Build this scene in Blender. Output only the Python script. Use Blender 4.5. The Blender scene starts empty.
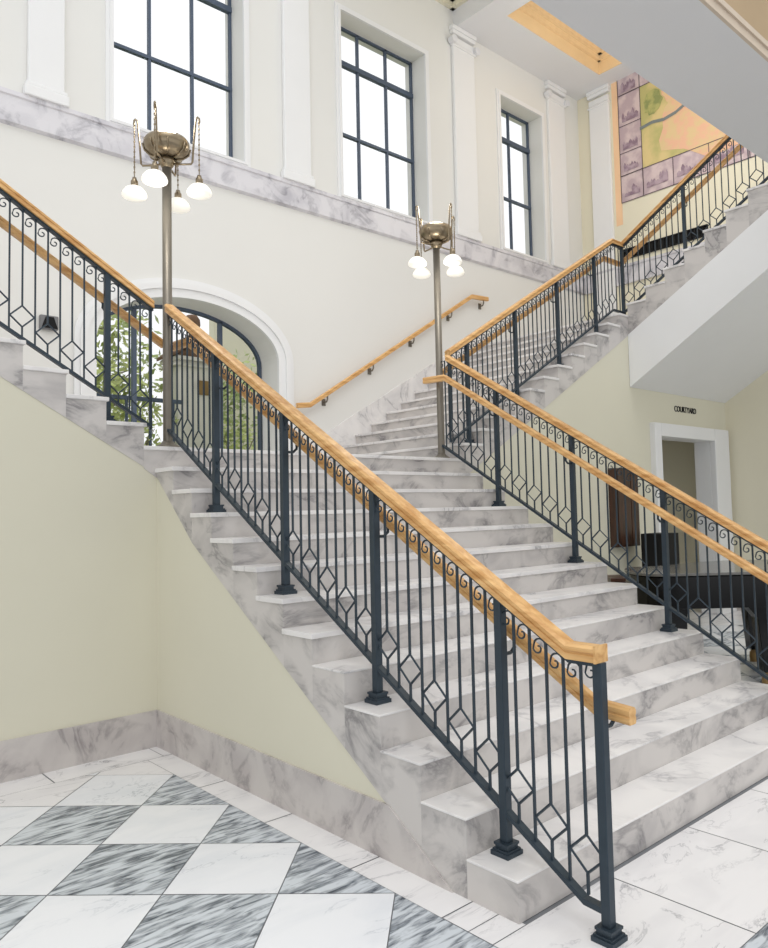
import bpy, bmesh, math, random
from mathutils import Vector, Matrix
random.seed(7)
C = bpy.context.scene.collection
V = Vector
# ------------------------------------------------------------------ dimensions (metres)
D, H, W = .2618, .155, 3.0          # tread, riser, width of the centre flight
Y1 = 12*D                           # face of the landing
YB = 5.5                            # back wall
ZL = 13*H                           # landing level
XR = 8.5                            # right hand wall
ZC = 25*H                           # corner landing level
RFX, RFD = 3.04, .2517              # right flight: first riser, tread
LFX, LFD = -.085, .252              # left flight
TFD = .258                          # upper flight

# ------------------------------------------------------------------ materials
def nodes(name):
    m = bpy.data.materials.new(name); m.use_nodes = True
    nt = m.node_tree; return m, nt, nt.nodes, nt.links, nt.nodes['Principled BSDF']
def srgb(r, g, b):
    f = lambda c: ((c/255+.055)/1.055)**2.4 if c > 10 else c/255/12.92
    return (f(r), f(g), f(b), 1)
def plain(name, col, rough=.6, metal=0, var=.04, scale=8, bump=0, emit=None, spec=.5):
    m, nt, N, L, b = nodes(name)
    tc = N.new('ShaderNodeTexCoord'); n = N.new('ShaderNodeTexNoise'); n.inputs['Scale'].default_value = scale; n.inputs['Detail'].default_value = 5
    L.new(tc.outputs['Object'], n.inputs['Vector'])
    r = N.new('ShaderNodeValToRGB'); c = srgb(*col)
    r.color_ramp.elements[0].position = .3; r.color_ramp.elements[1].position = .7
    r.color_ramp.elements[0].color = tuple(max(0, x*(1-var)) for x in c[:3])+(1,)
    r.color_ramp.elements[1].color = tuple(min(1, x*(1+var)) for x in c[:3])+(1,)
    L.new(n.outputs['Fac'], r.inputs['Fac']); L.new(r.outputs['Color'], b.inputs['Base Color'])
    b.inputs['Roughness'].default_value = rough; b.inputs['Metallic'].default_value = metal
    b.inputs['Specular IOR Level'].default_value = spec
    if bump:
        bp = N.new('ShaderNodeBump'); bp.inputs['Strength'].default_value = bump; bp.inputs['Distance'].default_value = .01
        L.new(n.outputs['Fac'], bp.inputs['Height']); L.new(bp.outputs['Normal'], b.inputs['Normal'])
    if emit:
        b.inputs['Emission Color'].default_value = srgb(*emit[0]); b.inputs['Emission Strength'].default_value = emit[1]
    return m
def marble(name, base, cloud, vein, scale=1.5, vein_w=.03, streak=(1, 1, 1), rough=.35, cloud_amt=.6, vein_amt=.8, attr=False, rotz=0.):
    m, nt, N, L, b = nodes(name)
    tc = N.new('ShaderNodeTexCoord'); oi = N.new('ShaderNodeObjectInfo')
    add = N.new('ShaderNodeVectorMath'); add.operation = 'ADD'
    L.new(tc.outputs['Object'], add.inputs[0])
    if attr:
        at = N.new('ShaderNodeAttribute'); at.attribute_name = 'seed'
        sc = N.new('ShaderNodeVectorMath'); sc.operation = 'SCALE'; sc.inputs['Scale'].default_value = 40
        L.new(at.outputs['Vector'], sc.inputs[0]); L.new(sc.outputs[0], add.inputs[1])
    else:
        sc = N.new('ShaderNodeVectorMath'); sc.operation = 'SCALE'; sc.inputs[0].default_value = (13, 29, 7)
        L.new(oi.outputs['Random'], sc.inputs['Scale']); L.new(sc.outputs[0], add.inputs[1])
    mp = N.new('ShaderNodeMapping'); mp.inputs['Scale'].default_value = streak; mp.inputs['Rotation'].default_value = (0, 0, rotz)
    mp.vector_type = 'TEXTURE' if False else 'POINT'
    L.new(add.outputs[0], mp.inputs['Vector'])
    n1 = N.new('ShaderNodeTexNoise'); n1.inputs['Scale'].default_value = scale; n1.inputs['Detail'].default_value = 9; n1.inputs['Roughness'].default_value = .62; n1.inputs['Distortion'].default_value = 1.1
    n2 = N.new('ShaderNodeTexNoise'); n2.inputs['Scale'].default_value = scale*1.7; n2.inputs['Detail'].default_value = 7; n2.inputs['Distortion'].default_value = .6
    for n in (n1, n2): L.new(mp.outputs[0], n.inputs['Vector'])
    ms = N.new('ShaderNodeMath'); ms.operation = 'SUBTRACT'; ms.inputs[1].default_value = .5; L.new(n1.outputs['Fac'], ms.inputs[0])
    ma = N.new('ShaderNodeMath'); ma.operation = 'ABSOLUTE'; L.new(ms.outputs[0], ma.inputs[0])
    rv = N.new('ShaderNodeMapRange'); rv.inputs['From Max'].default_value = vein_w; rv.inputs['To Min'].default_value = 1; rv.inputs['To Max'].default_value = 0
    L.new(ma.outputs[0], rv.inputs['Value'])
    rc = N.new('ShaderNodeMapRange'); rc.inputs['From Min'].default_value = .42; rc.inputs['From Max'].default_value = .72
    L.new(n2.outputs['Fac'], rc.inputs['Value'])
    def mul(s, k):
        x = N.new('ShaderNodeMath'); x.operation = 'MULTIPLY'; L.new(s, x.inputs[0])
        if isinstance(k, float): x.inputs[1].default_value = k
        else: L.new(k, x.inputs[1])
        return x.outputs[0]
    mx1 = N.new('ShaderNodeMixRGB'); mx1.inputs[1].default_value = srgb(*base); mx1.inputs[2].default_value = srgb(*cloud)
    L.new(mul(rc.outputs[0], float(cloud_amt)), mx1.inputs[0])
    mx2 = N.new('ShaderNodeMixRGB'); mx2.inputs[2].default_value = srgb(*vein); L.new(mx1.outputs[0], mx2.inputs[1])
    L.new(mul(mul(rv.outputs[0], float(vein_amt)), rc.outputs[0]), mx2.inputs[0])
    L.new(mx2.outputs[0], b.inputs['Base Color']); b.inputs['Roughness'].default_value = rough
    return m
def wood(name, c1, c2, axis=(1, 12, 12), rough=.35):
    m, nt, N, L, b = nodes(name)
    tc = N.new('ShaderNodeTexCoord'); mp = N.new('ShaderNodeMapping'); mp.inputs['Scale'].default_value = axis
    n = N.new('ShaderNodeTexNoise'); n.inputs['Scale'].default_value = 2.2; n.inputs['Detail'].default_value = 6; n.inputs['Distortion'].default_value = .4
    r = N.new('ShaderNodeValToRGB'); r.color_ramp.elements[0].color = srgb(*c1); r.color_ramp.elements[1].color = srgb(*c2)
    r.color_ramp.elements[0].position = .35; r.color_ramp.elements[1].position = .65
    L.new(tc.outputs['Object'], mp.inputs[0]); L.new(mp.outputs[0], n.inputs['Vector']); L.new(n.outputs['Fac'], r.inputs[0]); L.new(r.outputs[0], b.inputs['Base Color'])
    b.inputs['Roughness'].default_value = rough
    return m

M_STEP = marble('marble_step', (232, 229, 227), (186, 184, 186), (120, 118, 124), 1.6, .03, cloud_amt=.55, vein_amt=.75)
M_RISER = marble('marble_riser', (204, 199, 195), (154, 150, 150), (90, 88, 92), 1.7, .045, streak=(1, 1, 1.6), cloud_amt=.68, vein_amt=.75)  # warmer grey than the treads; some of the top-light shading is in this colour
M_BASE = marble('marble_skirting', (200, 194, 190), (164, 156, 156), (104, 97, 100), 2.6, .05, cloud_amt=.6, vein_amt=.6)
M_BAND = marble('marble_band', (218, 216, 220), (176, 174, 182), (120, 118, 128), 2.0, .05, cloud_amt=.8, vein_amt=.8)
M_TILEW = marble('marble_tile_white', (236, 237, 240), (216, 220, 226), (150, 158, 168), 1.3, .012, streak=(1, 2.2, 1), rough=.22, cloud_amt=.6, vein_amt=.7, attr=True, rotz=.5)
M_TILED = marble('marble_tile_dark', (204, 210, 216), (82, 92, 104), (50, 58, 70), 3.0, .08, streak=(1.3, 6.5, 1), rough=.22, cloud_amt=1.0, vein_amt=1.0, attr=True, rotz=.72)
M_SLAB = marble('marble_slab', (236, 234, 234), (214, 212, 214), (128, 128, 134), 1.4, .014, streak=(1, 2.5, 1), rough=.25, cloud_amt=.5, vein_amt=.8, attr=True, rotz=.5)
M_GROUT = plain('grout', (120, 122, 126), .7)
M_CREAM = plain('cream_plaster', (216, 212, 193), .75, var=.015, scale=1.2)
M_WARM = plain('warm_plaster', (226, 220, 198), .75, var=.015, scale=1.0)
M_WHITE = plain('white_paint', (232, 232, 232), .6, var=.01, scale=2)
M_BACK = plain('back_wall_plaster', (226, 225, 221), .75, var=.015, scale=.7)
M_SOFF = plain('soffit_paint', (222, 222, 224), .7, var=.01, scale=1.5)
M_TAN = plain('tan_ceiling', (236, 208, 164), .7, var=.05, scale=2)
M_IRON = plain('slate_iron', (50, 62, 72), .42, .35, var=.08, scale=20)
M_DIRON = plain('dark_iron', (80, 92, 110), .5, .2, var=.05, scale=12)
M_WOODX = wood('oak_along_x', (196, 144, 84), (230, 186, 126), (1.2, 14, 14))
M_WOODY = wood('oak_along_y', (196, 144, 84), (230, 186, 126), (14, 1.2, 14))
M_BRONZE = plain('bronze', (122, 116, 106), .42, .55, var=.06, scale=6)
M_BRASS = plain('aged_brass', (146, 132, 110), .28, .85, var=.12, scale=14)
M_SHADE = plain('opal_glass', (250, 250, 246), .3, var=.005, emit=((255, 246, 226), .38))
M_BLACK = plain('piano_lacquer', (8, 8, 9), .16, var=.02, spec=.3)
M_LID = plain('piano_lid', (104, 102, 98), .15, var=.02)
M_MATT = plain('matt_black', (14, 14, 16), .6, spec=.25)
M_DWOOD = wood('dark_wood', (44, 28, 20), (76, 46, 32), (10, 10, 1.5))
M_LEAF = plain('leaf_green', (186, 196, 122), .6, var=.35, scale=3)
M_LEAF2 = plain('leaf_olive', (164, 178, 116), .6, var=.35, scale=3)
M_BARK = plain('bark', (140, 128, 110), .8, var=.2, scale=20)
M_STONE = plain('pale_stone', (226, 222, 216), .8, var=.03, scale=4)
M_ROOF = plain('brown_stone', (120, 92, 72), .8, var=.15, scale=9)
M_GOLD = plain('bronze_plaque', (150, 122, 78), .5, .4)
M_GRASS = plain('courtyard_ground', (140, 150, 104), .9, var=.2, scale=3)
M_GREY = plain('grey_metal', (120, 120, 122), .5, .3)
M_GLASS, _nt, _N, _L, _b = nodes('window_glass')
_b.inputs['Base Color'].default_value = (1, 1, 1, 1); _b.inputs['Transmission Weight'].default_value = 1; _b.inputs['Roughness'].default_value = 0; _b.inputs['IOR'].default_value = 1.02

# ------------------------------------------------------------------ mesh helpers
class MB:
    def __init__(s): s.v = []; s.f = []
    def poly(s, pts):
        n = len(s.v); s.v += [tuple(p) for p in pts]; s.f.append(tuple(range(n, n+len(pts)))); return s
    def box(s, x0, x1, y0, y1, z0, z1):
        n = len(s.v)
        s.v += [(x0,y0,z0),(x1,y0,z0),(x1,y1,z0),(x0,y1,z0),(x0,y0,z1),(x1,y0,z1),(x1,y1,z1),(x0,y1,z1)]
        s.f += [tuple(n+i for i in q) for q in ((3,2,1,0),(4,5,6,7),(0,1,5,4),(1,2,6,5),(2,3,7,6),(3,0,4,7))]; return s
    def prism(s, pts2, axis, a, b):
        """extrude a 2-D polygon: axis 'x' takes (y,z), 'y' takes (x,z), 'z' takes (x,y)"""
        mk = {'x': lambda p, t: (t, p[0], p[1]), 'y': lambda p, t: (p[0], t, p[1]), 'z': lambda p, t: (p[0], p[1], t)}[axis]
        n = len(s.v); k = len(pts2)
        s.v += [mk(p, a) for p in pts2]+[mk(p, b) for p in pts2]
        s.f += [tuple(range(n, n+k)), tuple(range(n+2*k-1, n+k-1, -1))]
        for i in range(k):
            j = (i+1) % k; s.f.append((n+i, n+k+i, n+k+j, n+j))
        return s
    def lathe(s, prof, seg=24, o=(0, 0, 0)):
        n = len(s.v); k = len(prof)
        for i in range(seg):
            a = 2*math.pi*i/seg
            s.v += [(o[0]+r*math.cos(a), o[1]+r*math.sin(a), o[2]+z) for r, z in prof]
        for i in range(seg):
            j = (i+1) % seg
            for q in range(k-1): s.f.append((n+i*k+q, n+j*k+q, n+j*k+q+1, n+i*k+q+1))
        return s
    def tube(s, pts, r, seg=8, taper=None):
        pts = [V(p) for p in pts]; n = len(s.v); m = len(pts)
        up = V((0.31, .17, .93))
        for i, p in enumerate(pts):
            t = (pts[min(i+1, m-1)]-pts[max(i-1, 0)]).normalized()
            a = t.cross(up); a = a.normalized() if a.length > 1e-4 else V((1, 0, 0)); b = t.cross(a)
            rr = r if taper is None else r*(1-(1-taper)*i/(m-1))
            for q in range(seg):
                an = 2*math.pi*(q+.5)/seg; s.v.append(tuple(p+rr*(a*math.cos(an)+b*math.sin(an))))
        for i in range(m-1):
            for q in range(seg):
                w = (q+1) % seg; s.f.append((n+i*seg+q, n+i*seg+w, n+(i+1)*seg+w, n+(i+1)*seg+q))
        s.f.append(tuple(n+q for q in range(seg-1, -1, -1))); s.f.append(tuple(n+(m-1)*seg+q for q in range(seg)))
        return s
    def sweep(s, prof, path):
        """sweep an upright profile (side, z) along a path, mitred in plan"""
        path = [V(p) for p in path]; n = len(s.v); m = len(path); k = len(prof)
        for i, p in enumerate(path):
            d0 = (path[i]-path[i-1]) if i else (path[1]-path[0]); d1 = (path[i+1]-path[i]) if i < m-1 else d0
            d0 = V((d0.x, d0.y, 0)).normalized(); d1 = V((d1.x, d1.y, 0)).normalized()
            n0 = V((-d0.y, d0.x, 0)); n1 = V((-d1.y, d1.x, 0)); nn = (n0+n1).normalized(); sc = 1/max(.3, nn.dot(n0))
            s.v += [tuple(p+nn*sc*a+V((0, 0, b))) for a, b in prof]
        for i in range(m-1):
            for q in range(k):
                w = (q+1) % k; s.f.append((n+i*k+q, n+i*k+w, n+(i+1)*k+w, n+(i+1)*k+q))
        s.f.append(tuple(n+q for q in range(k-1, -1, -1))); s.f.append(tuple(n+(m-1)*k+q for q in range(k)))
        return s
    def mesh(s, name, mat, off=(0, 0, 0), smooth=False):
        me = bpy.data.meshes.new(name)
        me.from_pydata([(x-off[0], y-off[1], z-off[2]) for x, y, z in s.v], [], s.f); 
        bm = bmesh.new(); bm.from_mesh(me); bmesh.ops.recalc_face_normals(bm, faces=bm.faces); bm.to_mesh(me); bm.free()
        for m in (mat if isinstance(mat, (list, tuple)) else [mat]): me.materials.append(m)
        if smooth:
            for p in me.polygons: p.use_smooth = True
        return me
def link(name, me, parent=None, loc=None):
    o = bpy.data.objects.new(name, me); C.objects.link(o)
    if parent is not None: o.parent = parent
    if loc is not None: o.location = loc
    return o
def wloc(root):
    l = V((0, 0, 0)); r = root
    while r is not None: l = l+V(r.location); r = r.parent
    return l
def part(name, mb, mat, root, smooth=False):
    """geometry given in world coordinates, stored relative to its (unrotated) root"""
    return link(name, mb.mesh(name, mat, wloc(root), smooth), root)
def solid(name, mb, mat, label=None, cat=None, group=None, smooth=False, origin=(0, 0, 0)):
    o = link(name, mb.mesh(name, mat, origin, smooth), None, origin)
    if label: tag(o, label, cat, group)
    return o
def struct(name, mb, mat, smooth=False):
    o = solid(name, mb, mat, smooth=smooth); o['kind'] = 'structure'; return o
def tag(o, label, cat, group=None):
    o['label'] = label; o['category'] = cat
    if group: o['group'] = group
    return o
def thing(name, label, cat, loc=(0, 0, 0), group=None):
    o = bpy.data.objects.new(name, None); C.objects.link(o); o.location = loc; o.empty_display_size = .1
    return tag(o, label, cat, group)
def bevel(o, w=.004, seg=2):
    m = o.modifiers.new('bevel', 'BEVEL'); m.width = w; m.segments = seg; m.limit_method = 'ANGLE'; m.angle_limit = .6; return o

# ------------------------------------------------------------------ floor: marble chequer laid on the diagonal
def clip(poly, rect):
    x0, x1, y0, y1 = rect
    for ax, lim, sg in ((0, x0, 1), (0, x1, -1), (1, y0, 1), (1, y1, -1)):
        out = []
        for i in range(len(poly)):
            a, b = poly[i-1], poly[i]; da, db = sg*(a[ax]-lim), sg*(b[ax]-lim)
            if (da >= 0) != (db >= 0):
                t = da/(da-db); out.append((a[0]+t*(b[0]-a[0]), a[1]+t*(b[1]-a[1])))
            if db >= 0: out.append(b)
        poly = out
        if not poly: return []
    return poly
def inset(poly, g):
    cx = sum(p[0] for p in poly)/len(poly); cy = sum(p[1] for p in poly)/len(poly)
    r = []
    for x, y in poly:
        d = math.hypot(x-cx, y-cy); k = max(0, 1-g*1.4/d) if d > 1e-6 else 1
        r.append((cx+(x-cx)*k, cy+(y-cy)*k))
    return r
def make_floor():
    faces = []; T = .336; X0, X1, YA, YZ = -6.0, 9.6, -6.0, 2.9
    fields = [(X0, -.168, YA, YZ), (-.168, XR, YA, -.64), (3.168, XR, -.64, YZ)]
    for i in range(-30, 22):
        for j in range(-30, 14):
            if (i+j) % 2: continue
            cx, cy = -.168-.336*i, 2.184-.336*j
            sq = [(cx-T, cy), (cx, cy-T), (cx+T, cy), (cx, cy+T)]
            for r in fields:
                p = clip(sq, r)
                if len(p) >= 3: faces.append((p, (2 if cy > 2.7 else 1) if i % 2 == 0 else 0))
    def slab(x0, x1, y0, y1): faces.append(([(x0, y0), (x1, y0), (x1, y1), (x0, y1)], 2))
    ys = [2.9, 2.2, 1.5, .8, .235, .1]
    for a, b in zip(ys[1:], ys[:-1]): slab(-.168, .02, a, b)
    slab(-.168, .02, -.02, .1); slab(3.0, 3.168, -.02, 1.2); slab(3.0, 3.168, 1.2, 2.9)
    xs = [-.168, .544, 1.216, 1.888, 2.56, 3.168]
    for a, b in zip(xs[:-1], xs[1:]): slab(a, b, -.64, -.02)
    for k in range(10): slab(X0+k*.66, min(X0+(k+1)*.66, .02), YZ, Y1+.02)
    for k in range(8): slab(3.0+k*.7, min(3.0+(k+1)*.7, XR), YZ, Y1+.02)
    mb = MB(); mi = []; seeds = []
    mb.poly([(X0, YA, -.003), (XR, YA, -.003), (XR, 4.7, -.003), (X0, 4.7, -.003)]); mi.append(3); seeds.append(0)
    for k in range(6):
        mb.poly([(5.0+k*.6, Y1+.03, 0), (5.595+k*.6, Y1+.03, 0), (5.595+k*.6, 4.6, 0), (5.0+k*.6, 4.6, 0)]); mi.append(2); seeds.append(random.random())
    for p, m in faces:
        p = inset(p, .0028); mb.poly([(x, y, 0) for x, y in p]); mi.append(m); seeds.append(random.random())
    me = bpy.data.meshes.new('floor'); me.from_pydata(mb.v, [], mb.f)
    for m in (M_TILEW, M_TILED, M_SLAB, M_GROUT): me.materials.append(m)
    me.polygons.foreach_set('material_index', mi)
    me.attributes.new('seed', 'FLOAT_VECTOR', 'FACE')
    at = me.attributes['seed']
    at.data.foreach_set('vector', [t for q in seeds for t in (q, (q*7.3) % 1, (q*3.1) % 1)])
    o = link('floor', me); o['kind'] = 'structure'
make_floor()

# ------------------------------------------------------------------ staircases
cl = lambda y: max(0.0, .6*y-.21)+max(0, y-2.6)*.25           # lower edge of the marble string of the centre flight
NOSE, SLAB = .012, .028
st = thing('staircase', 'wide straight white marble staircase of twelve steps rising from the chequered floor', 'staircase', (1.5, 0, 0))
for i in range(1, 13):
    y0, y1, z1 = (i-1)*D, i*D, i*H
    mb = MB(); SL = SLAB if i > 5 else .010
    pts = [(y0, z1-SL), (y1, z1-SL), (y1, cl(y1))]
    yb = .35
    if y0 < yb < y1: pts.append((yb, 0))
    pts.append((y0, cl(y0)))
    if y0 < yb and y1 <= yb: pts = [(y0, z1-SL), (y1, z1-SL), (y1, 0), (y0, 0)]
    mb.prism(pts, 'x', 0, W)
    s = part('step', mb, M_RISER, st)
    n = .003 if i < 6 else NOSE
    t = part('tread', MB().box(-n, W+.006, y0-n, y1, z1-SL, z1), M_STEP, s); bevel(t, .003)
lx0, lx1 = LFX, RFX
ld = part('landing', MB().prism([(lx0, ZL-SLAB), (lx1, ZL-SLAB), (lx1, 1.82), (0, 1.80), (lx0, 1.86)], 'y', Y1, YB), M_RISER, st)
t = part('tread', MB().box(lx0-.004, lx1, Y1-NOSE, YB, ZL-SLAB, ZL), M_STEP, ld); bevel(t, .005)

ll = lambda x: 1.82-.6*x
lf = thing('staircase', 'left marble flight climbing left from the landing above the cream wall', 'staircase', (LFX, 4.3, ZL))
for k in range(1, 10):
    x1, x0, z1 = LFX-(k-1)*LFD, LFX-k*LFD, ZL+k*H
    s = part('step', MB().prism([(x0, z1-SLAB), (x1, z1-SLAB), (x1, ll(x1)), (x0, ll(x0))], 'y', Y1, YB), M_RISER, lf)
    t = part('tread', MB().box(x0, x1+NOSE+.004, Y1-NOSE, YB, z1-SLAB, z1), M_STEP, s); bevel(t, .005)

rl = lambda x: 1.82+.602*(x-3.0)
rf = thing('staircase', 'right marble flight climbing along the back wall beside the landing lamp', 'staircase', (RFX, 4.3, ZL))
for k in range(1, 13):
    x0, x1, z1 = RFX+(k-1)*RFD, RFX+k*RFD, ZL+k*H
    if k == 12: x1 = 6.0
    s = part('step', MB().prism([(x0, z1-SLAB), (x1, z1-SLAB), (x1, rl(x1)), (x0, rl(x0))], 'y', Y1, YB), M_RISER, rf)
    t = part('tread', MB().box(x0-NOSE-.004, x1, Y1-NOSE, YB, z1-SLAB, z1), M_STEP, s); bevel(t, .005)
part('wall_string', MB().prism([(3.0, ZL), (RFX, ZL), (6.0, ZC), (6.0, ZC+.20), (5.85, ZC+.20), (2.92, ZL+.36), (2.80, ZL+.20), (2.80, ZL)], 'y', YB-.02, YB), M_STEP, rf)

tl = lambda y: 3.63+.585*(Y1-y)
tb = lambda y: 2.98+.605*(Y1-y)
tf = thing('staircase', 'upper marble flight with white underside returning from the corner landing below the mural', 'staircase', (6.0, Y1, ZC))
ld = part('landing', MB().box(6.0, XR, Y1, YB, 3.63, ZC-SLAB), M_RISER, tf)
part('tread', MB().box(6.0, XR, Y1, YB, ZC-SLAB, ZC), M_STEP, ld)
for k in range(1, 12):
    y1, y0, z1 = Y1-(k-1)*TFD, Y1-k*TFD, ZC+k*H
    s = part('step', MB().prism([(y0, z1-SLAB), (y1, z1-SLAB), (y1, tl(y1)), (y0, tl(y0))], 'x', 6.0, XR), M_RISER, tf)
    t = part('tread', MB().box(6.0-NOSE, XR, y0, y1+NOSE+.004, z1-SLAB, z1), M_STEP, s); bevel(t, .005)
ye = Y1-11*TFD
part('stringer', MB().prism([(Y1, tl(Y1)), (ye, tl(ye)), (ye, tb(ye)), (Y1, tb(Y1))], 'x', 5.985, XR), M_WHITE, tf)['label'] = 'white painted stringer and sloping soffit'

# ------------------------------------------------------------------ lower walls, baseboards, door
struct('wall_left', MB().prism([(-6.0, 0), (.2, 0), (.2, 1.80), (0, 1.82), (LFX, 1.88), (LFX-9*LFD, ll(LFX-9*LFD)+.012), (-6.0, ll(LFX-9*LFD)+.012)], 'y', Y1+.004, Y1+.3), M_CREAM)
struct('wall_center', MB().prism([(.36, 0), (Y1+.004, 0), (Y1+.004, 1.80), (2.6, cl(2.6)+.014), (.36, cl(.36)+.014)], 'x', .004, W-.004), M_CREAM)
struct('baseboard_left', MB().box(-6.0, 0, Y1-.010, Y1+.004, 0, .24), M_BASE)
struct('baseboard_center', MB().prism([(.34, 0), (Y1-.010, 0), (Y1-.010, .24), (.73, .24), (.34, .0)], 'x', -.008, .004), M_BASE)
wr = MB()
wr.prism([(W, 0), (6.56, 0), (6.56, 2.98), (6.0, 2.98), (6.0, 3.645), (3.0, 1.835)], 'y', Y1+.004, Y1+.2)
wr.box(6.56, 8.01, Y1+.004, Y1+.2, 2.41, 2.98); wr.box(8.01, XR, Y1+.004, Y1+.2, 0, 2.98); wr.box(6.0, XR, Y1+.004, Y1+.2, 2.98, 3.63)
struct('wall_right_lower', wr, M_CREAM)
dr = thing('door_1', 'white cased doorway under the stairs', 'door', (7.28, Y1, 0)); dr['kind'] = 'structure'
for k in ('label', 'category'): del dr[k]
cs = MB()
cs.box(6.41, 6.57, Y1-.07, Y1+.012, 0, 2.57); cs.box(8.0, 8.42, Y1-.07, Y1+.012, 0, 2.57); cs.box(6.57, 8.0, Y1-.07, Y1+.012, 2.40, 2.57)
cs.box(6.55, 6.57, Y1+.012, Y1+.25, 0, 2.42); cs.box(8.0, 8.02, Y1+.012, Y1+.25, 0, 2.42); cs.box(6.57, 8.0, Y1+.012, Y1+.25, 2.40, 2.42)
bevel(part('casing', cs, M_WHITE, dr), .008)
co = MB(); co.box(5.2, 11.2, 4.6, 4.7, 0, 2.95); co.box(5.2, 11.2, Y1+.25, 4.7, 2.95, 3.0)
struct('wall_corridor', co, M_CREAM)

# lettering over the door
def text_mesh(s, size, depth):
    cu = bpy.data.curves.new('lettering', 'FONT'); cu.body = s; cu.size = size; cu.extrude = depth; cu.align_x = 'CENTER'; cu.align_y = 'CENTER'; cu.space_character = 1.0; cu.offset = .0
    o = bpy.data.objects.new('tmp', cu); C.objects.link(o); dg = bpy.context.evaluated_depsgraph_get(); dg.update()
    me = bpy.data.meshes.new_from_object(o.evaluated_get(dg)); bpy.data.objects.remove(o); return me
me = text_mesh('COURTYARD', .11, .004); me.materials.clear(); me.materials.append(M_MATT)
xs = [v.co.x for v in me.vertices]; k = .58/(max(xs)-min(xs))
for v in me.vertices: v.co = V((v.co.x*k, -v.co.z, v.co.y*1.0))
sg = link('wall_lettering', me, None, (7.33, Y1-.001, 2.79)); tag(sg, 'small dark raised letters COURTYARD on the wall above the doorway', 'sign')

# ------------------------------------------------------------------ right wall
struct('wall_right', MB().box(XR, XR+.25, -6, YB+.4, 0, 9.3), M_WARM)
struct('baseboard_right', MB().box(XR-.02, XR, Y1, YB, ZC, ZC+.3), M_BAND)
struct('baseboard_lower_right', MB().box(XR-.02, XR, -6, Y1, 0, .24), M_BASE)

# ------------------------------------------------------------------ back wall with windows and the arch
ACX, AA, ASP, AB = 1.44, 1.01, 3.25, .55
WINS = [(.595, 2.05, 3), (3.42, 4.88, 3), (6.45, 7.46, 2)]
WZ0, WZ1 = 5.47, 7.86
def ellipse(cx, a, zs, b, n=36): return [(cx-a*math.cos(math.pi*i/n), zs+b*math.sin(math.pi*i/n)) for i in range(n+1)]
wb = MB(); YT = YB+.4
BX0 = -6.0
for x0, x1 in ((BX0, ACX-AA), (ACX+AA, XR)): wb.box(x0, x1, YB, YT, 0, 4.6)
el = ellipse(ACX, AA, ASP, AB)
for (xa, za), (xb, zb) in zip(el[:-1], el[1:]): wb.prism([(xa, za), (xb, zb), (xb, 4.6), (xa, 4.6)], 'y', YB, YT)
wb.box(ACX-AA, ACX+AA, YB, YT, 0, ZL-.03)
wb.box(BX0, XR, YB, YT, 4.6, WZ0)
px = BX0
for x0, x1, n in WINS: wb.box(px, x0, YB, YT, WZ0, WZ1); px = x1
wb.box(px, XR, YB, YT, WZ0, WZ1); wb.box(BX0, XR, YB, YT, WZ1, 9.3)
struct('wall_back', wb, M_BACK)
# arch moulding
am = MB(); 
def arch_path(a, zs, b, y, z0=ZL): return [(ACX-a, y, z0)]+[(x, y, z) for x, z in ellipse(ACX, a, zs, b)]+[(ACX+a, y, z0)]
for a0, a1, y0 in ((.0, .09, .035), (.09, .15, .055), (.15, .2, .03)):
    p0 = arch_path(AA+a0, ASP, AB+a0, 0); p1 = arch_path(AA+a1, ASP, AB+a1, 0)
    for i in range(len(p0)-1):
        am.prism([(p0[i][0], p0[i][2]), (p1[i][0], p1[i][2]), (p1[i+1][0], p1[i+1][2]), (p0[i+1][0], p0[i+1][2])], 'y', YB-y0, YB)
struct('trim_1', am, M_WHITE)
# arch glazing
w4 = thing('window_4', '', '', (ACX, YB+.35, ZL)); w4['kind'] = 'structure'
for k in ('label', 'category'): del w4[k]
fr = MB(); yi = YB+.34
pi_ = arch_path(AA-.034, ASP, AB-.034, 0); po = arch_path(AA, ASP, AB, 0)
for i in range(len(pi_)-1): fr.prism([(pi_[i][0], pi_[i][2]), (po[i][0], po[i][2]), (po[i+1][0], po[i+1][2]), (pi_[i+1][0], pi_[i+1][2])], 'y', yi, yi+.05)
part('frame', fr, M_DIRON, w4)
for mx in (ACX-.49, ACX+.49):
    zt = ASP+AB*math.sqrt(1-(abs(mx-ACX)/AA)**2)-.02
    part('mullion', MB().box(mx-.021, mx+.021, yi, yi+.05, ZL, zt), M_DIRON, w4)
part('pane', MB().prism([(x, z) for x, y, z in pi_], 'y', yi+.02, yi+.026), M_GLASS, w4)
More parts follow.
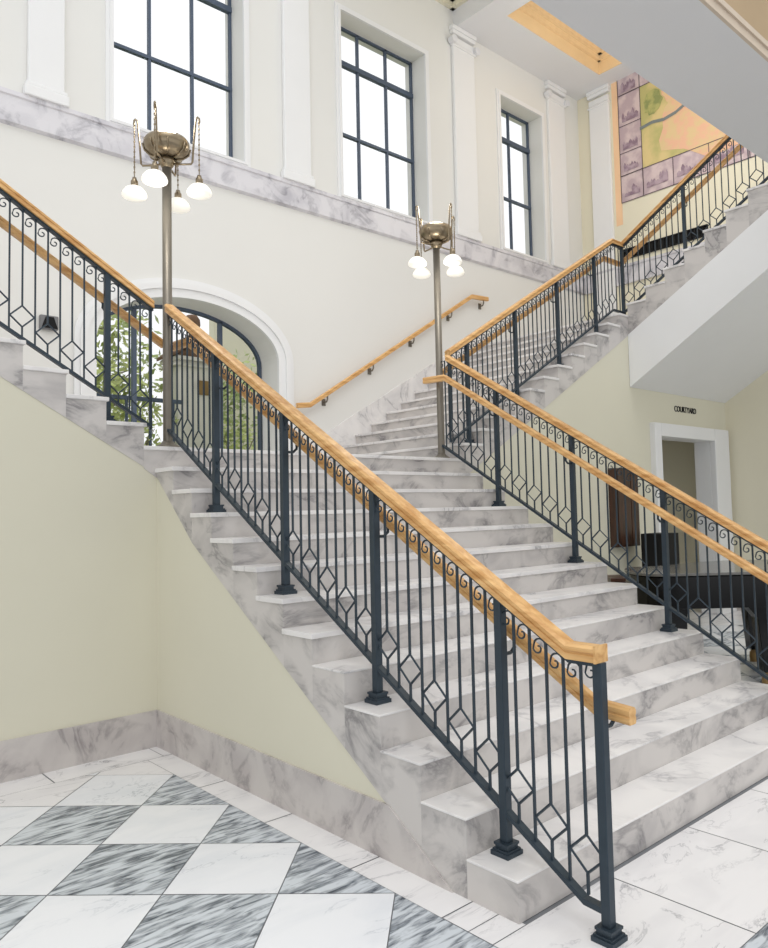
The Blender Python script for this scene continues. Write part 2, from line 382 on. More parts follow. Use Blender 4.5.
# rectangular windows
for i, (x0, x1, n) in enumerate(WINS):
    w = thing('window_%d' % (i+1), '', '', ((x0+x1)/2, YB+.27, WZ0)); w['kind'] = 'structure'
    for k in ('label', 'category'): del w[k]
    c = MB(); e = .075
    for a, b, y in ((-.0, e*.5, .03), (e*.5, e, .018)):
        c.box(x0-b, x0-a, YB-y, YB, WZ0-b*.75, WZ1+b); c.box(x1+a, x1+b, YB-y, YB, WZ0-b*.75, WZ1+b)
        c.box(x0-a, x1+a, YB-y, YB, WZ0-b*.75, WZ0-a*.75); c.box(x0-a, x1+a, YB-y, YB, WZ1+a, WZ1+b)
    part('casing', c, M_WHITE, w)
    y = YB+.25; f = MB(); fw = .028
    f.box(x0, x0+fw, y, y+.04, WZ0, WZ1); f.box(x1-fw, x1, y, y+.04, WZ0, WZ1); f.box(x0, x1, y, y+.04, WZ0, WZ0+fw); f.box(x0, x1, y, y+.04, WZ1-fw, WZ1)
    part('frame', f, M_DIRON, w)
    for k in range(1, n):
        xm = x0+(x1-x0)*k/n; part('mullion', MB().box(xm-.015, xm+.015, y, y+.04, WZ0, WZ1), M_DIRON, w)
    part('transom', MB().box(x0, x1, y-.004, y+.045, 6.40, 6.435), M_DIRON, w)
    part('transom', MB().box(x0, x1, y-.012, y+.05, 7.335, 7.40), M_DIRON, w)
    part('pane', MB().box(x0+fw, x1-fw, y+.018, y+.024, WZ0+fw, WZ1-fw), M_GLASS, w)
struct('trim_2', MB().prism([(YB, 5.10), (YB-.04, 5.12), (YB-.04, 5.36), (YB-.055, 5.37), (YB-.055, 5.41), (YB, 5.41)], 'x', BX0, XR), M_BAND)
struct('trim_15', MB().box(XR-.04, XR, 2.6, YB-.055, 5.10, 5.37).box(XR-.055, XR, 2.6, YB-.055, 5.37, 5.41), M_BAND)
# pilasters
def pilaster(n, x0, x1, ztop, y=YB, cap=True, axis='x'):
    m = MB(); q = .05
    def bx(a, b, d, z0, z1):
        if axis == 'x': m.box(a, b, y-d, y, z0, z1)
        else: m.box(y-d, y, a, b, z0, z1)
    zb = 5.41 if axis == 'x' else ZC+.3
    bx(x0-.035, x1+.035, q+.03, zb, zb+.10); bx(x0-.02, x1+.02, q+.018, zb+.10, zb+.14); bx(x0, x1, q, zb+.14, ztop-.26)
    bx(x0-.02, x1+.02, q+.02, ztop-.30, ztop-.27)
    if cap:
        bx(x0, x1, q+.01, ztop-.26, ztop-.16); bx(x0-.02, x1+.02, q+.02, ztop-.12, ztop-.06); bx(x0-.03, x1+.03, q+.035, ztop-.06, ztop)
    o = struct('trim_%d' % n, m, M_WHITE); bevel(o, .01); return o
pilaster(3, -.19, .13, 9.0); pilaster(4, 2.56, 2.93, 9.0); pilaster(5, 5.42, 5.86, 8.5); pilaster(6, 7.62, 8.06, 8.5)
pilaster(7, 4.86, 5.24, 8.5, y=XR, axis='y')
# small corner scrolls of the capitals
for n, x0, x1 in ((8, 5.42, 5.86), (9, 7.62, 8.06)):
    m = MB()
    for x in (x0-.02, x1+.02):
        m.prism([(x+.055*math.cos(a*math.pi/6), 8.27+.055*math.sin(a*math.pi/6)) for a in range(12)], 'y', YB-.11, YB-.02)
    struct('trim_%d' % n, m, M_SOFF)

# ceilings
struct('ceiling', MB().box(5.86, XR, 4.8, YB, 8.5, 9.0).box(5.48, 5.86, 1.9, YB, 8.5, 9.0).box(8.12, XR, 1.9, 4.8, 8.5, 9.0), M_SOFF)
struct('ceiling_coffer', MB().box(5.86, 8.12, 1.9, 4.8, 8.92, 9.0), M_TAN)
struct('ceiling_left', MB().box(2.9, 5.48, 3.2, YB, 9.0, 9.1), M_WARM)
cm = MB()
for k, (o_, z) in enumerate(((.0, 8.86), (.06, 8.78), (.12, 8.70))):
    cm.box(8.12-.18+o_, 8.12, 1.9, 4.8, z-.0, z+.08); cm.box(5.86, 8.12, 4.8-.18+o_, 4.8, z, z+.08)
cm.box(5.86, 8.12, 4.785, 4.8, 8.5, 8.92); cm.box(8.105, 8.12, 1.9, 4.8, 8.5, 8.92)
struct('trim_10', cm, M_TAN)
cm2 = MB()
for k, (o_, z) in enumerate(((.0, 8.92), (.06, 8.84), (.12, 8.76))): cm2.box(5.48-.18+o_, 5.48, 3.2, YB, z, z+.08); cm2.box(2.9, 5.48, YB-.18+o_, YB, z, z+.08)
struct('trim_11', cm2, M_WARM)
# header beam over the lobby side of the stair hall
struct('trim_12', MB().box(-6.0, 5.985, .172, .85, 4.6, 5.4), M_SOFF)
struct('trim_13', MB().box(-6.0, 5.985, .15, .172, 4.6, 4.66).box(-6.0, 5.985, .135, .172, 4.66, 4.70), plain('beige_moulding', (206, 190, 172), .6))
struct('trim_14', MB().box(-6.0, 5.985, .155, .172, 4.70, 5.4), plain('tan_frieze', (176, 152, 120), .7, var=.08, scale=1.5))

# ------------------------------------------------------------------ railings
CAP = [(-.036, -.058), (.036, -.058), (.036, -.036), (.031, -.032), (.031, -.028), (.038, -.024), (.038, -.010), (.024, 0), (-.024, 0), (-.038, -.010), (-.038, -.024), (-.031, -.028), (-.031, -.032), (-.036, -.036)]
GRAB = [(-.018, -.03), (.018, -.03), (.023, -.022), (.023, -.006), (.019, -.002), (.019, .002), (.023, .006), (.023, .02), (.014, .03), (-.014, .03), (-.023, .02), (-.023, .006), (-.019, .002), (-.019, -.002), (-.023, -.006), (-.023, -.022)]
FLAT = lambda w, h: [(-w, -h), (w, -h), (w, h), (-w, h)]
BAR, SP = .0048, .0795
def scroll_mesh(u, mat, r=.03):
    """small wrought hook that leaves the bar, arches uphill and curls in; origin on the bar under the top rail"""
    m = MB(); pts = []
    for i in range(9):
        a = math.pi*i/10; pts.append((r-r*math.cos(a), -.035+r*math.sin(a)+.004))
    cx, cz = r*1.25, -.037; R0 = r*.82
    for i in range(12):
        a = -math.pi*.05-i*math.pi*.135; rr = R0*(1-i/15)
        pts.append((cx+rr*math.cos(a)*1.0, cz+rr*math.sin(a)))
    pts = [(-.001, -.085), (0, -.055)]+pts
    P = [(u[0]*s, u[1]*s, z) for s, z in pts]
    m.tube(P, .0042, 4); return m.mesh('scroll', mat)
def railing(root, base, u, slope, s_cap, cap_z, drop, posts, bars, nrm, oak, cap_path=None, bot_path=None, grab_path=None, sp=SP):
    """base: (x,y) of s=0; u: plan direction uphill; cap_z(s): top of the oak cap; posts: (s, foot z, height of post above)"""
    P = lambda s, z: (base[0]+u[0]*s, base[1]+u[1]*s, z)
    part('cap_rail', MB().sweep(CAP, cap_path), oak, root)['label'] = 'oak handrail cap'
    part('top_bar', MB().sweep(FLAT(.02, .008), [(p[0], p[1], p[2]-.066) for p in cap_path]), M_IRON, root)
    part('bottom_bar', MB().sweep(FLAT(.017, .011), bot_path), M_IRON, root)
    if grab_path:
        g = part('grab_rail', MB().sweep(GRAB, grab_path), oak, root); g['label'] = 'lower oak grab rail'
    wl = wloc(root)
    # one mesh each, shared
    Lb = drop-.074
    def bar_mesh(dia):
        m = MB(); b = BAR
        if not dia: m.box(-b, b, -b, b, 0, Lb)
        else:
            hw, hh, z0 = sp-.004, .068, .075
            m.box(-b, b, -b, b, 0, z0); m.box(-b, b, -b, b, z0+2*hh, Lb)
            for a, c in (((0, z0), (hw, z0+hh)), ((hw, z0+hh), (0, z0+2*hh)), ((0, z0+2*hh), (-hw, z0+hh)), ((-hw, z0+hh), (0, z0))):
                m.tube([(u[0]*a[0], u[1]*a[0], a[1]), (u[0]*c[0], u[1]*c[0], c[1])], .0056, 4)
        return m.mesh('baluster', M_IRON)
    me = {0: bar_mesh(0), 1: bar_mesh(1)}; sm = scroll_mesh(u, M_IRON)
    for s, d in bars:
        z = cap_z(s)-drop
        b = link('baluster', me[d], root, V(P(s, z))-wl)
        link('scroll', sm, b, V((0, 0, Lb+.002)))
    for s, z0, big in posts:
        zt = cap_z(s)-.06; w = .019
        m = MB(); x, y, _ = P(s, 0); m.box(x-w, x+w, y-w, y+w, z0+.05, zt)
        p = bevel(part('post', m, M_IRON, root), .003)
        f = MB(); 
        for a, b, ww in ((0, .018, .046), (.018, .026, .04), (.026, .040, .032), (.040, .05, .036)): f.box(x-ww, x+ww, y-ww, y+ww, z0+a, z0+b)
        part('foot', f, M_IRON, p)
        link('scroll', sm, p, V(P(s, zt-.004))-wloc(p))
        if grab_path and big:
            zg = cap_z(s)-.21
            k = MB(); gx, gy = x+nrm[0]*.085, y+nrm[1]*.085
            k.tube([(x, y, zg-.085), (x+nrm[0]*.06, y+nrm[1]*.06, zg-.085), (gx, gy, zg-.065), (gx, gy, zg-.028)], .008, 6)
            part('bracket', k, M_IRON, root)

def between(a, b, n=10, first=1):
    return [(a+(b-a)*i/n, 1 if i % 2 == 1 else 0) for i in range(1, n)]
# centre flight, both sides (s = y)
cz = lambda y: 1.022+.5916*(max(y, -.17)+.17)+.008
CD = .90
bz = lambda y: .224+.59*y
for x, side, lab in ((.143, 1, 'slate iron railing with oak cap down the left side of the wide stairs'), (W-.143, -1, 'slate iron railing with oak cap down the right side of the wide stairs')):
    root = thing('stair_railing', lab, 'railing', (x, -.294, 0), 'railings of the marble stairs')
    ps = [-.294, .177, .972, 1.767, 2.567]
    bars = []
    gx = x+side*.085
    bars += [(-.294+.0795*i+.002, 1 if i % 2 == 1 else 0) for i in range(1, 6)]
    for a, b in zip(ps[1:-1], ps[2:]): bars += between(a, b)
    bars += [(2.567+.0795*i, 1 if i % 2 else 0) for i in range(1, 9)]
    # lowest bars stand on the level end of the bottom bar
    def czb(s): return bz(s)+CD if s > -.19 else .106+CD
    posts = [(-.294, 0, 1), (.177, H, 1), (.972, 4*H, 1), (1.767, 7*H, 1), (2.567, 10*H, 1)]
    railing(root, (x, 0), (0, 1), .59, None, lambda s: cz(s), CD, posts, bars, (side, 0), M_WOODY,
        [(x, -.298, 1.03), (x, -.17, 1.03), (x, 3.24 if side > 0 else 3.16, cz(3.24 if side > 0 else 3.16))],
        [(x, -.294, .1), (x, -.20, .106), (x, 3.25, bz(3.25))],
        [(gx, -.37, .775), (gx, -.22, .785), (gx, 3.12, cz(3.12)-.21), (gx, 3.40, cz(3.12)-.20)])
    part('end_scroll', MB().box(x-.04, x+.04, -.305, -.297, .97, 1.033), M_WOODY, root)
# left flight (s = distance up from x = .02)
fz = lambda s: 3.07+.615*s
yl = Y1+.14
root = thing('stair_railing', 'slate iron railing with oak cap along the left flight above the cream wall', 'railing', (.02, yl, ZL), 'railings of the marble stairs')
LP = [.30, 1.056, 1.812]
bars = [(.30-.0756*i, 1 if i % 2 else 0) for i in range(1, 5)]
for a, b in zip(LP[:-1], LP[1:]): bars += between(a, b)
railing(root, (.02, yl), (-1, 0), .615, None, fz, .905, [(s, ZL+(1+3*i)*H, 1) for i, s in enumerate(LP)], bars, (0, 1), M_WOODX,
    [(.035, yl, fz(-.015)), (-2.2, yl, fz(2.22))], [(.02, yl, fz(0)-.905), (-2.2, yl, fz(2.22)-.905)],
    [(.145, yl+.085, fz(-.125)-.21), (-2.2, yl+.085, fz(2.22)-.22)], sp=.0756)
zt = fz(0); part('end_bar', MB().box(.011, .029, yl-.009, yl+.009, zt-.93, zt-.06), M_IRON, root)
# right flight, then the upper flight, one continuous rail
gz = lambda s: 3.09+.607*s          # s from x = 2.99
root = thing('stair_railing', 'slate iron railing with oak cap along the right flight by the back wall', 'railing', (2.99, yl, ZL), 'railings of the marble stairs')
RP = [3.25-2.99, 4.005-2.99, 4.76-2.99, 5.515-2.99]
bars = [(RP[0]-.0755*i, 1 if i % 2 else 0) for i in range(1, 4)]
for a, b in zip(RP[:-1], RP[1:]): bars += between(a, b)
bars += [(RP[-1]+.0755*i, 1 if i % 2 else 0) for i in range(1, 6)]
sx = 5.90-2.99
railing(root, (2.99, yl), (1, 0), .607, None, gz, .90, [(s, ZL+(1+3*i)*H, 1) for i, s in enumerate(RP)], bars, (0, 1), M_WOODX,
    [(2.975, yl, gz(-.015)), (5.90, yl, gz(sx)), (6.14, yl, gz(sx))],
    [(2.99, yl, gz(0)-.90), (5.90, yl, gz(sx)-.90), (6.14, yl, gz(sx)-.90)],
    [(2.96, yl+.085, gz(-.03)-.21), (5.86, yl+.085, gz(sx-.04)-.21), (6.225, yl+.085, gz(sx-.04)-.21)], sp=.0755)
part('end_bar', MB().box(2.981, 2.999, yl-.009, yl+.009, gz(0)-.91, gz(0)-.06), M_IRON, root)
for x in (5.985, 6.06):
    part('baluster', MB().box(x-BAR, x+BAR, yl-BAR, yl+BAR, gz(sx)-.89, gz(sx)-.06), M_IRON, root)
ty0 = yl
tz = lambda s: gz(sx)+.0+.60*s
root = thing('stair_railing', 'slate iron railing with oak cap on the upper flight in front of the mural', 'railing', (6.14, ty0, ZC), 'railings of the marble stairs')
TP = [0, yl-2.42, yl-1.39, yl-.62]
bars = between(TP[0], TP[1], 11)+between(TP[1], TP[2], 13)+between(TP[2], TP[3], 10)
railing(root, (6.14, ty0), (0, -1), .6, None, tz, .90, [(0, ZC, 1)]+[(s, ZC+q*H, 1) for q, s in zip((3, 7, 10), TP[1:])], bars, (1, 0), M_WOODY,
    [(6.14, ty0+.038, tz(0)), (6.14, ty0, tz(0)), (6.14, ty0-2.5, tz(2.5))], [(6.14, ty0, tz(0)-.90), (6.14, ty0-2.5, tz(2.5)-.90)],
    [(6.225, ty0+.06, tz(0)-.23), (6.225, ty0-2.5, tz(2.5)-.21)], sp=.0785)
# wall handrail on the back wall
hr = thing('wall_handrail', 'oak handrail on brackets sloping up the back wall right of the arch', 'handrail', (2.75, YB-.08, 2.8))
yh = YB-.085
part('rail', MB().sweep(GRAB, [(2.65, yh, 2.765), (2.83, yh, 2.785), (5.62, yh, 4.555), (5.96, yh, 4.575)]), M_WOODX, hr)
for x, z in ((3.08, 2.785+.6344*.25), (3.79, 2.785+.6344*.96), (4.49, 2.785+.6344*1.66), (5.21, 2.785+.6344*2.38), (5.87, 4.57)):
    m = MB(); m.tube([(x, YB, z-.10), (x, yh+.02, z-.10), (x, yh, z-.07), (x, yh, z-.025)], .010, 6); m.box(x-.025, x+.025, YB-.012, YB, z-.14, z-.06)
    part('bracket', m, M_BRONZE, hr)

# ------------------------------------------------------------------ lamp standards
def lamp(loc, rot, label):
    r = thing('lamp_post', label, 'lamp', loc, 'bronze lamp standards on the landing'); r.rotation_euler = (0, 0, rot)
    z0 = -loc[2]
    def p(name, mb, mat, par, sm=True): return link(name, mb.mesh(name, mat, (0, 0, 0), sm), par)
    zz = lambda z: z-loc[2]
    p('base', MB().lathe([(0, 0), (.085, 0), (.085, .012), (.07, .022), (.048, .034), (.04, .05), (.035, .05)], 28), M_BRONZE, r)
    p('pole', MB().lathe([(.033, .03), (.033, zz(4.10)), (.0, zz(4.10))], 24), M_BRONZE, r)
    hub = MB().lathe([(.034, zz(4.06)), (.045, zz(4.075)), (.06, zz(4.10)), (.055, zz(4.13)), (.03, zz(4.14))], 24)
    p('hub', hub, M_BRASS, r)
    bowl = MB().lathe([(.06, zz(4.135)), (.11, zz(4.145)), (.148, zz(4.175)), (.163, zz(4.22)), (.160, zz(4.25)), (.145, zz(4.272)), (.134, zz(4.268)), (.146, zz(4.25)), (.150, zz(4.22)), (.138, zz(4.185)), (.10, zz(4.158)), (.0, zz(4.15))], 32)
    p('bowl', bowl, M_BRASS, r)
    ribs = MB()
    for k in range(8):
        a = math.pi*k/4+.39; c, s = math.cos(a), math.sin(a)
        ribs.tube([(c*q, s*q, zz(z)) for q, z in ((.06, 4.130), (.112, 4.141), (.152, 4.172), (.168, 4.222))], .006, 5)
    p('bowl_ribs', ribs, M_BRASS, r)
    for k in range(4):
        a = math.pi*k/2; c, s = math.cos(a), math.sin(a)
        A = MB().tube([(c*q, s*q, zz(z)) for q, z in ((.05, 4.09), (.12, 4.085), (.178, 4.085), (.188, 4.10), (.198, 4.24), (.213, 4.40), (.219, 4.425), (.229, 4.435), (.238, 4.425), (.241, 4.40), (.234, 4.385))], .0075, 6)
        arm = p('arm', A, M_BRASS, r)
        ch = MB(); q = .237
        ch.tube([(c*q, s*q, zz(4.39)), (c*q, s*q, zz(3.99))], .003, 5)
        for i in range(20):
            zc_ = 4.38-i*.019
            ch.box(c*q-.006, c*q+.006, s*q-.002, s*q+.002, zz(zc_)-.007, zz(zc_)+.007) if i % 2 else ch.box(c*q-.002, c*q+.002, s*q-.006, s*q+.006, zz(zc_)-.007, zz(zc_)+.007)
        p('chain', ch, M_BRASS, arm, False)
        so = MB().lathe([(0, .0), (.014, -.002), (.018, -.02), (.026, -.03), (.026, -.06), (.02, -.065), (0, -.065)], 14, (c*q, s*q, zz(4.00)))
        p('socket', so, M_BRASS, arm)
        sh = MB().lathe([(.018, .058), (.034, .052), (.062, .036), (.082, .010), (.089, -.012), (.084, -.026), (.064, -.036), (.03, -.040), (0, -.040)], 24, (c*q, s*q, zz(3.88)))
        p('lamp_shade', sh, M_SHADE, arm)
    return r
lamp((.146, yl, ZL), math.radians(46), 'bronze lamp standard with four white shades, at the left corner of the landing')
lamp((2.862, yl, ZL), math.radians(-4.5), 'bronze lamp standard with four white shades, at the right corner of the landing')
for x, y in ((.146, yl), (2.862, yl)):
    for ex, ez, dx, dy in ((4, 3.74, -.12, -.16), (16, 4.5, 0, 0)):
     l = bpy.data.lights.new('lamp_glow', 'POINT'); l.energy = ex; l.color = (1, .95, .86); l.shadow_soft_size = .1
     o = bpy.data.objects.new('lamp_glow', l); C.objects.link(o); o.location = (x+dx, y+dy, ez)

l = bpy.data.lights.new('upper_fill', 'POINT'); l.energy = 62; l.color = (1, .97, .9); l.shadow_soft_size = .5  # added fill without a fitting, brightens the corner ceiling, mural and back wall
o = bpy.data.objects.new('upper_fill', l); C.objects.link(o); o.location = (6.6, 3.0, 7.1)

# ------------------------------------------------------------------ mural on the right wall
mu = thing('wall_mural', 'large painted city map mural high on the right wall above the upper flight', 'mural', (XR, 3.2, 6.3))
def mural_mat(name, a, b, sc=4, d=.0): return plain(name, a, .8, var=.0, scale=sc) if not b else _two(name, a, b, sc)
def _two(name, a, b, sc):
    m = plain(name, a, .8, var=0, scale=sc); r = [n for n in m.node_tree.nodes if n.type == 'VALTORGB'][0]
    r.color_ramp.elements[0].color = srgb(*a); r.color_ramp.elements[1].color = srgb(*b); r.color_ramp.elements[0].position = .42; r.color_ramp.elements[1].position = .6
    return m
MM_B = _two('mural_border', (186, 166, 172), (210, 192, 192), 5); MM_F = _two('mural_field', (184, 178, 118), (214, 194, 138), 2.2)
MM_C = _two('mural_city', (226, 180, 150), (218, 192, 146), 6); MM_R = plain('mural_river', (120, 128, 128), .8); MM_D = _two('mural_ink', (140, 118, 132), (178, 158, 168), 9)
MM_L = plain('mural_line', (90, 78, 88), .8); MM_O = plain('mural_edge', (240, 200, 160), .8, var=.05, scale=3); MM_G = _two('mural_green', (138, 146, 92), (178, 176, 112), 7)
y_l, z_b, z_t, y_r = 4.70, 6.44, 8.52, .9
def flat(name, pts, off, mat, par=None):     # pts are (y,z)
    return part(name, MB().prism(pts, 'x', XR-off-.002, XR-off), mat, par or mu)
flat('edge_band', [(y_l+.12, z_b-.35), (y_l+.0, z_b-.35), (y_l+.0, z_t+.0), (y_l+.12, z_t)], .001, MM_O)
flat('border', [(y_l, z_b), (y_r, z_b), (y_r, z_t), (y_l, z_t)], .002, MM_B)
flat('map_field', [(y_l-.40, z_b+.44), (y_r+.4, z_b+.44), (y_r+.4, z_t-.30), (y_l-.40, z_t-.30)], .005, MM_F)
rnd = random.Random(3)
def blob(cy, cz_, ry, rz, n=22, j=.16): return [(cy+ry*math.cos(2*math.pi*i/n)*(1+rnd.uniform(-j, j)), cz_+rz*math.sin(2*math.pi*i/n)*(1+rnd.uniform(-j, j))) for i in range(n)]
flat('map_city', blob(3.05, 7.4, .95, .66), .008, MM_C)
flat('map_city', blob(3.7, 7.98, .22, .22), .0105, MM_C)
flat('map_green', blob(4.08, 7.88, .16, .2), .0130, MM_G); flat('map_green', blob(2.2, 6.96, .2, .06), .0130, MM_G)
rv = [(4.32, 7.56), (4.1, 7.585), (3.9, 7.55), (3.7, 7.58), (3.5, 7.66), (3.25, 7.68), (3.05, 7.72), (2.7, 7.70), (2.3, 7.78)]
flat('map_river', rv+[(a, b-.05) for a, b in reversed(rv)], .0155, MM_R)
lines = MB()
def ln(y0, z0, y1, z1, w=.012, off=.014):
    d = V((0, y1-y0, z1-z0)).normalized(); n = V((0, -d.z, d.y))*w/2
    lines.poly([(XR-off, y0+n.y, z0+n.z), (XR-off, y0-n.y, z0-n.z), (XR-off, y1-n.y, z1-n.z), (XR-off, y1+n.y, z1+n.z)])
for z in (z_b, z_b+.44, z_t-.30, z_t): ln(y_l, z, y_r, z)
for y in (y_l, y_l-.40): ln(y, z_b, y, z_t)
for z in (6.88, 7.25, 7.7, 8.22): ln(y_l, z, y_l-.40, z)
for y in (4.3, 3.78, 3.2, 2.6, 2.0): ln(y, z_b, y, z_b+.44)
part('ink_lines', lines, MM_L, mu)
def skyline(name, ya, yb, z0, hmax, step):
    """one silhouette of sketched roofs and towers"""
    pts = [(ya, z0)]; y = ya
    while y > yb+step:
        w = rnd.uniform(.5, 1.2)*step; h = rnd.uniform(.3, 1)*hmax
        pts += [(y, z0+h*.7), (y-w/2, z0+h), (y-w, z0+h*.7)]; y -= w
        pts += [(y, z0+.02)]
    pts.append((y, z0)); flat(name, pts, .012, MM_D)
for a, b in ((4.24, 3.84), (3.72, 3.26), (3.14, 2.66), (2.54, 2.06)): skyline('town_sketch', a, b, z_b+.10, .2, .06)
for z0 in (6.52, 6.94, 7.3, 7.76, 8.26): skyline('town_sketch', y_l-.06, y_l-.36, z0, .2, .06)
# black grille under the mural
gr = thing('wall_grille', 'long black slotted heating grille on the right wall below the mural', 'grille', (XR, 4.0, 5.2))
m = MB().box(XR-.03, XR, 3.27, 4.76, 5.50, 5.515).box(XR-.03, XR, 3.27, 4.76, 5.655, 5.67)
for i in range(24): m.box(XR-.028, XR, 3.27+i*.0645, 3.285+i*.0645, 5.515, 5.655)
part('frame', m, M_MATT, gr); part('backing', MB().box(XR-.012, XR-.001, 3.27, 4.76, 5.515, 5.655), M_BLACK, gr)
# ceiling vent
cv = thing('ceiling_vent', 'small black slotted vent on the tan coffered ceiling', 'vent', (7.35, 4.35, 8.92))
for k in range(2): part('slot', MB().box(7.05, 7.25, 4.25+.09*k, 4.29+.09*k, 8.90, 8.92), M_MATT, cv)
# small grey box on the back wall
wb_ = thing('wall_light', 'small grey wall light box on the white back wall left of the arch', 'light', (.02, YB, 3.3))
bevel(part('housing', MB().prism([(-.075, 3.40), (.085, 3.40), (.085, 3.27), (-.075, 3.27)], 'y', YB-.05, YB), M_GREY, wb_), .01)
part('lens', MB().prism([(-.03, 3.385), (.04, 3.385), (.075, 3.28), (-.065, 3.28)], 'y', YB-.056, YB-.048), M_MATT, wb_)
# dark wooden panel on the wall beside the door
wp = thing('wall_cabinet', 'dark brown wooden wall cabinet hanging left of the doorway', 'cabinet', (5.72, Y1, 1.05))
part('case', MB().box(5.44, 5.93, Y1-.09, Y1+.0035, 1.05, 1.97), M_DWOOD, wp)
part('door', MB().box(5.47, 5.735, Y1-.105, Y1-.09, 1.08, 1.94).box(5.75, 5.90, Y1-.105, Y1-.09, 1.08, 1.94), M_DWOOD, wp)
sp_ = thing('loudspeaker', 'black upright box standing in front of the doorway behind the piano', 'speaker', (5.87, 2.75, 0))
bevel(part('cabinet', MB().box(5.69, 6.06, 2.62, 2.90, 0, 1.20), M_MATT, sp_), .008)
part('front_panel', MB().box(5.72, 6.03, 2.612, 2.62, .05, 1.17), M_MATT, sp_)

# ------------------------------------------------------------------ grand piano to the right of the stairs
pn = thing('grand_piano', 'black grand piano with closed lid standing right of the stairs', 'piano', (3.42, 1.53, 0))
pn.rotation_euler = (0, 0, math.radians(-43))
def pp(name, mb, mat, par=None, sm=False): return link(name, mb.mesh(name, mat, (0, 0, 0), sm), par or pn)
def outline(g=0.):
    p = [(0.18, 0), (1.62, 0), (1.62, 1.30), (1.25, 1.30)]
    for t in range(13):                       # bent side sweeping from the keyboard end to the tail
        k = t/12; x = 1.25-k*1.05; y = 1.30-.52*(.5-.5*math.cos(math.pi*k))
        p.append((x, y))
    for t in range(1, 9):
        a = math.pi*(.5+t/9); p.append((.2+.2*math.cos(a), .39+.39*math.sin(a)))
    cx, cy = .8, .6
    return [(x+g*(1 if x > cx else -1), y+g*(1 if y > cy else -1)) for x, y in p]
bevel(pp('case', MB().prism(outline(), 'z', .665, .93), M_BLACK), .006)
bevel(pp('lid', MB().prism(outline(.015), 'z', .937, .96), M_LID), .005)
for x, y in ((1.06, .12), (1.38, 1.12), (.42, .42)):
    m = MB(); m.prism([(x-.05, .12), (x+.05, .12), (x+.075, .57), (x+.11, .665), (x-.16, .665), (x-.085, .57)], 'y', y-.07, y+.07)
    l = bevel(pp('leg', m, M_BLACK), .006)
    pp('caster', MB().lathe([(0, .12), (.03, .12), (.03, .10), (.04, .09), (.045, .045), (.04, .0), (0, 0)], 14, (x, y, 0)), M_GOLD, l)
pp('key_bed', MB().box(1.62, 1.78, .04, 1.26, .67, .78), M_BLACK)
pp('pedal_lyre', MB().box(1.36, 1.40, .5, .54, .1, .665).box(1.36, 1.40, .72, .76, .1, .665).box(1.30, 1.48, .44, .82, .06, .12), M_BLACK)
tb_ = thing('side_table', 'dark brown wooden side table behind the piano, beside the stairs', 'table', (4.75, 2.5, 0)); tb_.rotation_euler = (0, 0, math.radians(-43))
bevel(link('table_top', MB().box(-.22, .22, -.2, .2, .76, .80).mesh('table_top', M_DWOOD), tb_), .006)
link('apron', MB().box(-.19, .19, -.17, .17, .65, .76).mesh('apron', M_DWOOD), tb_)
for sx_ in (-1, 1):
    for sy in (-1, 1): link('leg', MB().prism([(sx_*.17-.018, 0), (sx_*.17+.018, 0), (sx_*.17+.022, .66), (sx_*.17-.022, .66)], 'y', sy*.15-.02, sy*.15+.02).mesh('leg', M_DWOOD), tb_)

# ------------------------------------------------------------------ courtyard seen through the arch
struct('ground', MB().box(-8, 16, YB+.42, 22, ZL-.25, ZL-.12), M_GRASS)
struct('wall_courtyard', MB().box(4.65, 10, 11.2, 11.4, ZL-.2, 6.4), M_CREAM)
pl = thing('stone_pillar', 'white stone pillar with brown gabled top in the courtyard', 'pillar', (2.68, 8.0, ZL-.12))
bevel(part('shaft', MB().box(2.36, 2.90, 7.85, 8.3, ZL-.12, 3.66), M_STONE, pl), .01)
part('cornice', MB().box(2.33, 2.94, 7.79, 8.36, 3.66, 3.71).box(2.30, 2.91, 7.82, 8.33, 3.58, 3.61), M_STONE, pl)
part('gable', MB().prism([(2.33, 3.71), (2.97, 3.71), (2.65, 3.97)], 'y', 7.80, 8.36).prism([(2.30, 3.71), (2.65, 3.99), (3.00, 3.71), (3.00, 3.75), (2.65, 4.04), (2.30, 3.75)], 'y', 7.76, 8.4), M_ROOF, pl)
part('plaque', MB().box(2.64, 2.80, 7.83, 7.85, 3.20, 3.40), M_GOLD, pl)
part('finial', MB().lathe([(0, 4.02), (.06, 4.04), (.045, 4.09), (.09, 4.14), (.115, 4.22), (.11, 4.29), (.07, 4.35), (0, 4.37)], 18, (2.665, 8.05, 0)), M_ROOF, pl, True)
fe = thing('iron_fence', 'dark blue iron fence in the courtyard left of the pillar', 'fence', (1.2, 7.4, ZL-.12))
part('rail', MB().box(-.4, 2.2, 7.38, 7.42, 2.98, 3.03), M_DIRON, fe)
part('rail', MB().box(-.4, 2.2, 7.38, 7.42, 2.12, 2.16), M_DIRON, fe)
for i in range(9): part('post', MB().box(-.335+i*.3, -.305+i*.3, 7.385, 7.415, ZL-.12, 3.0), M_DIRON, fe)
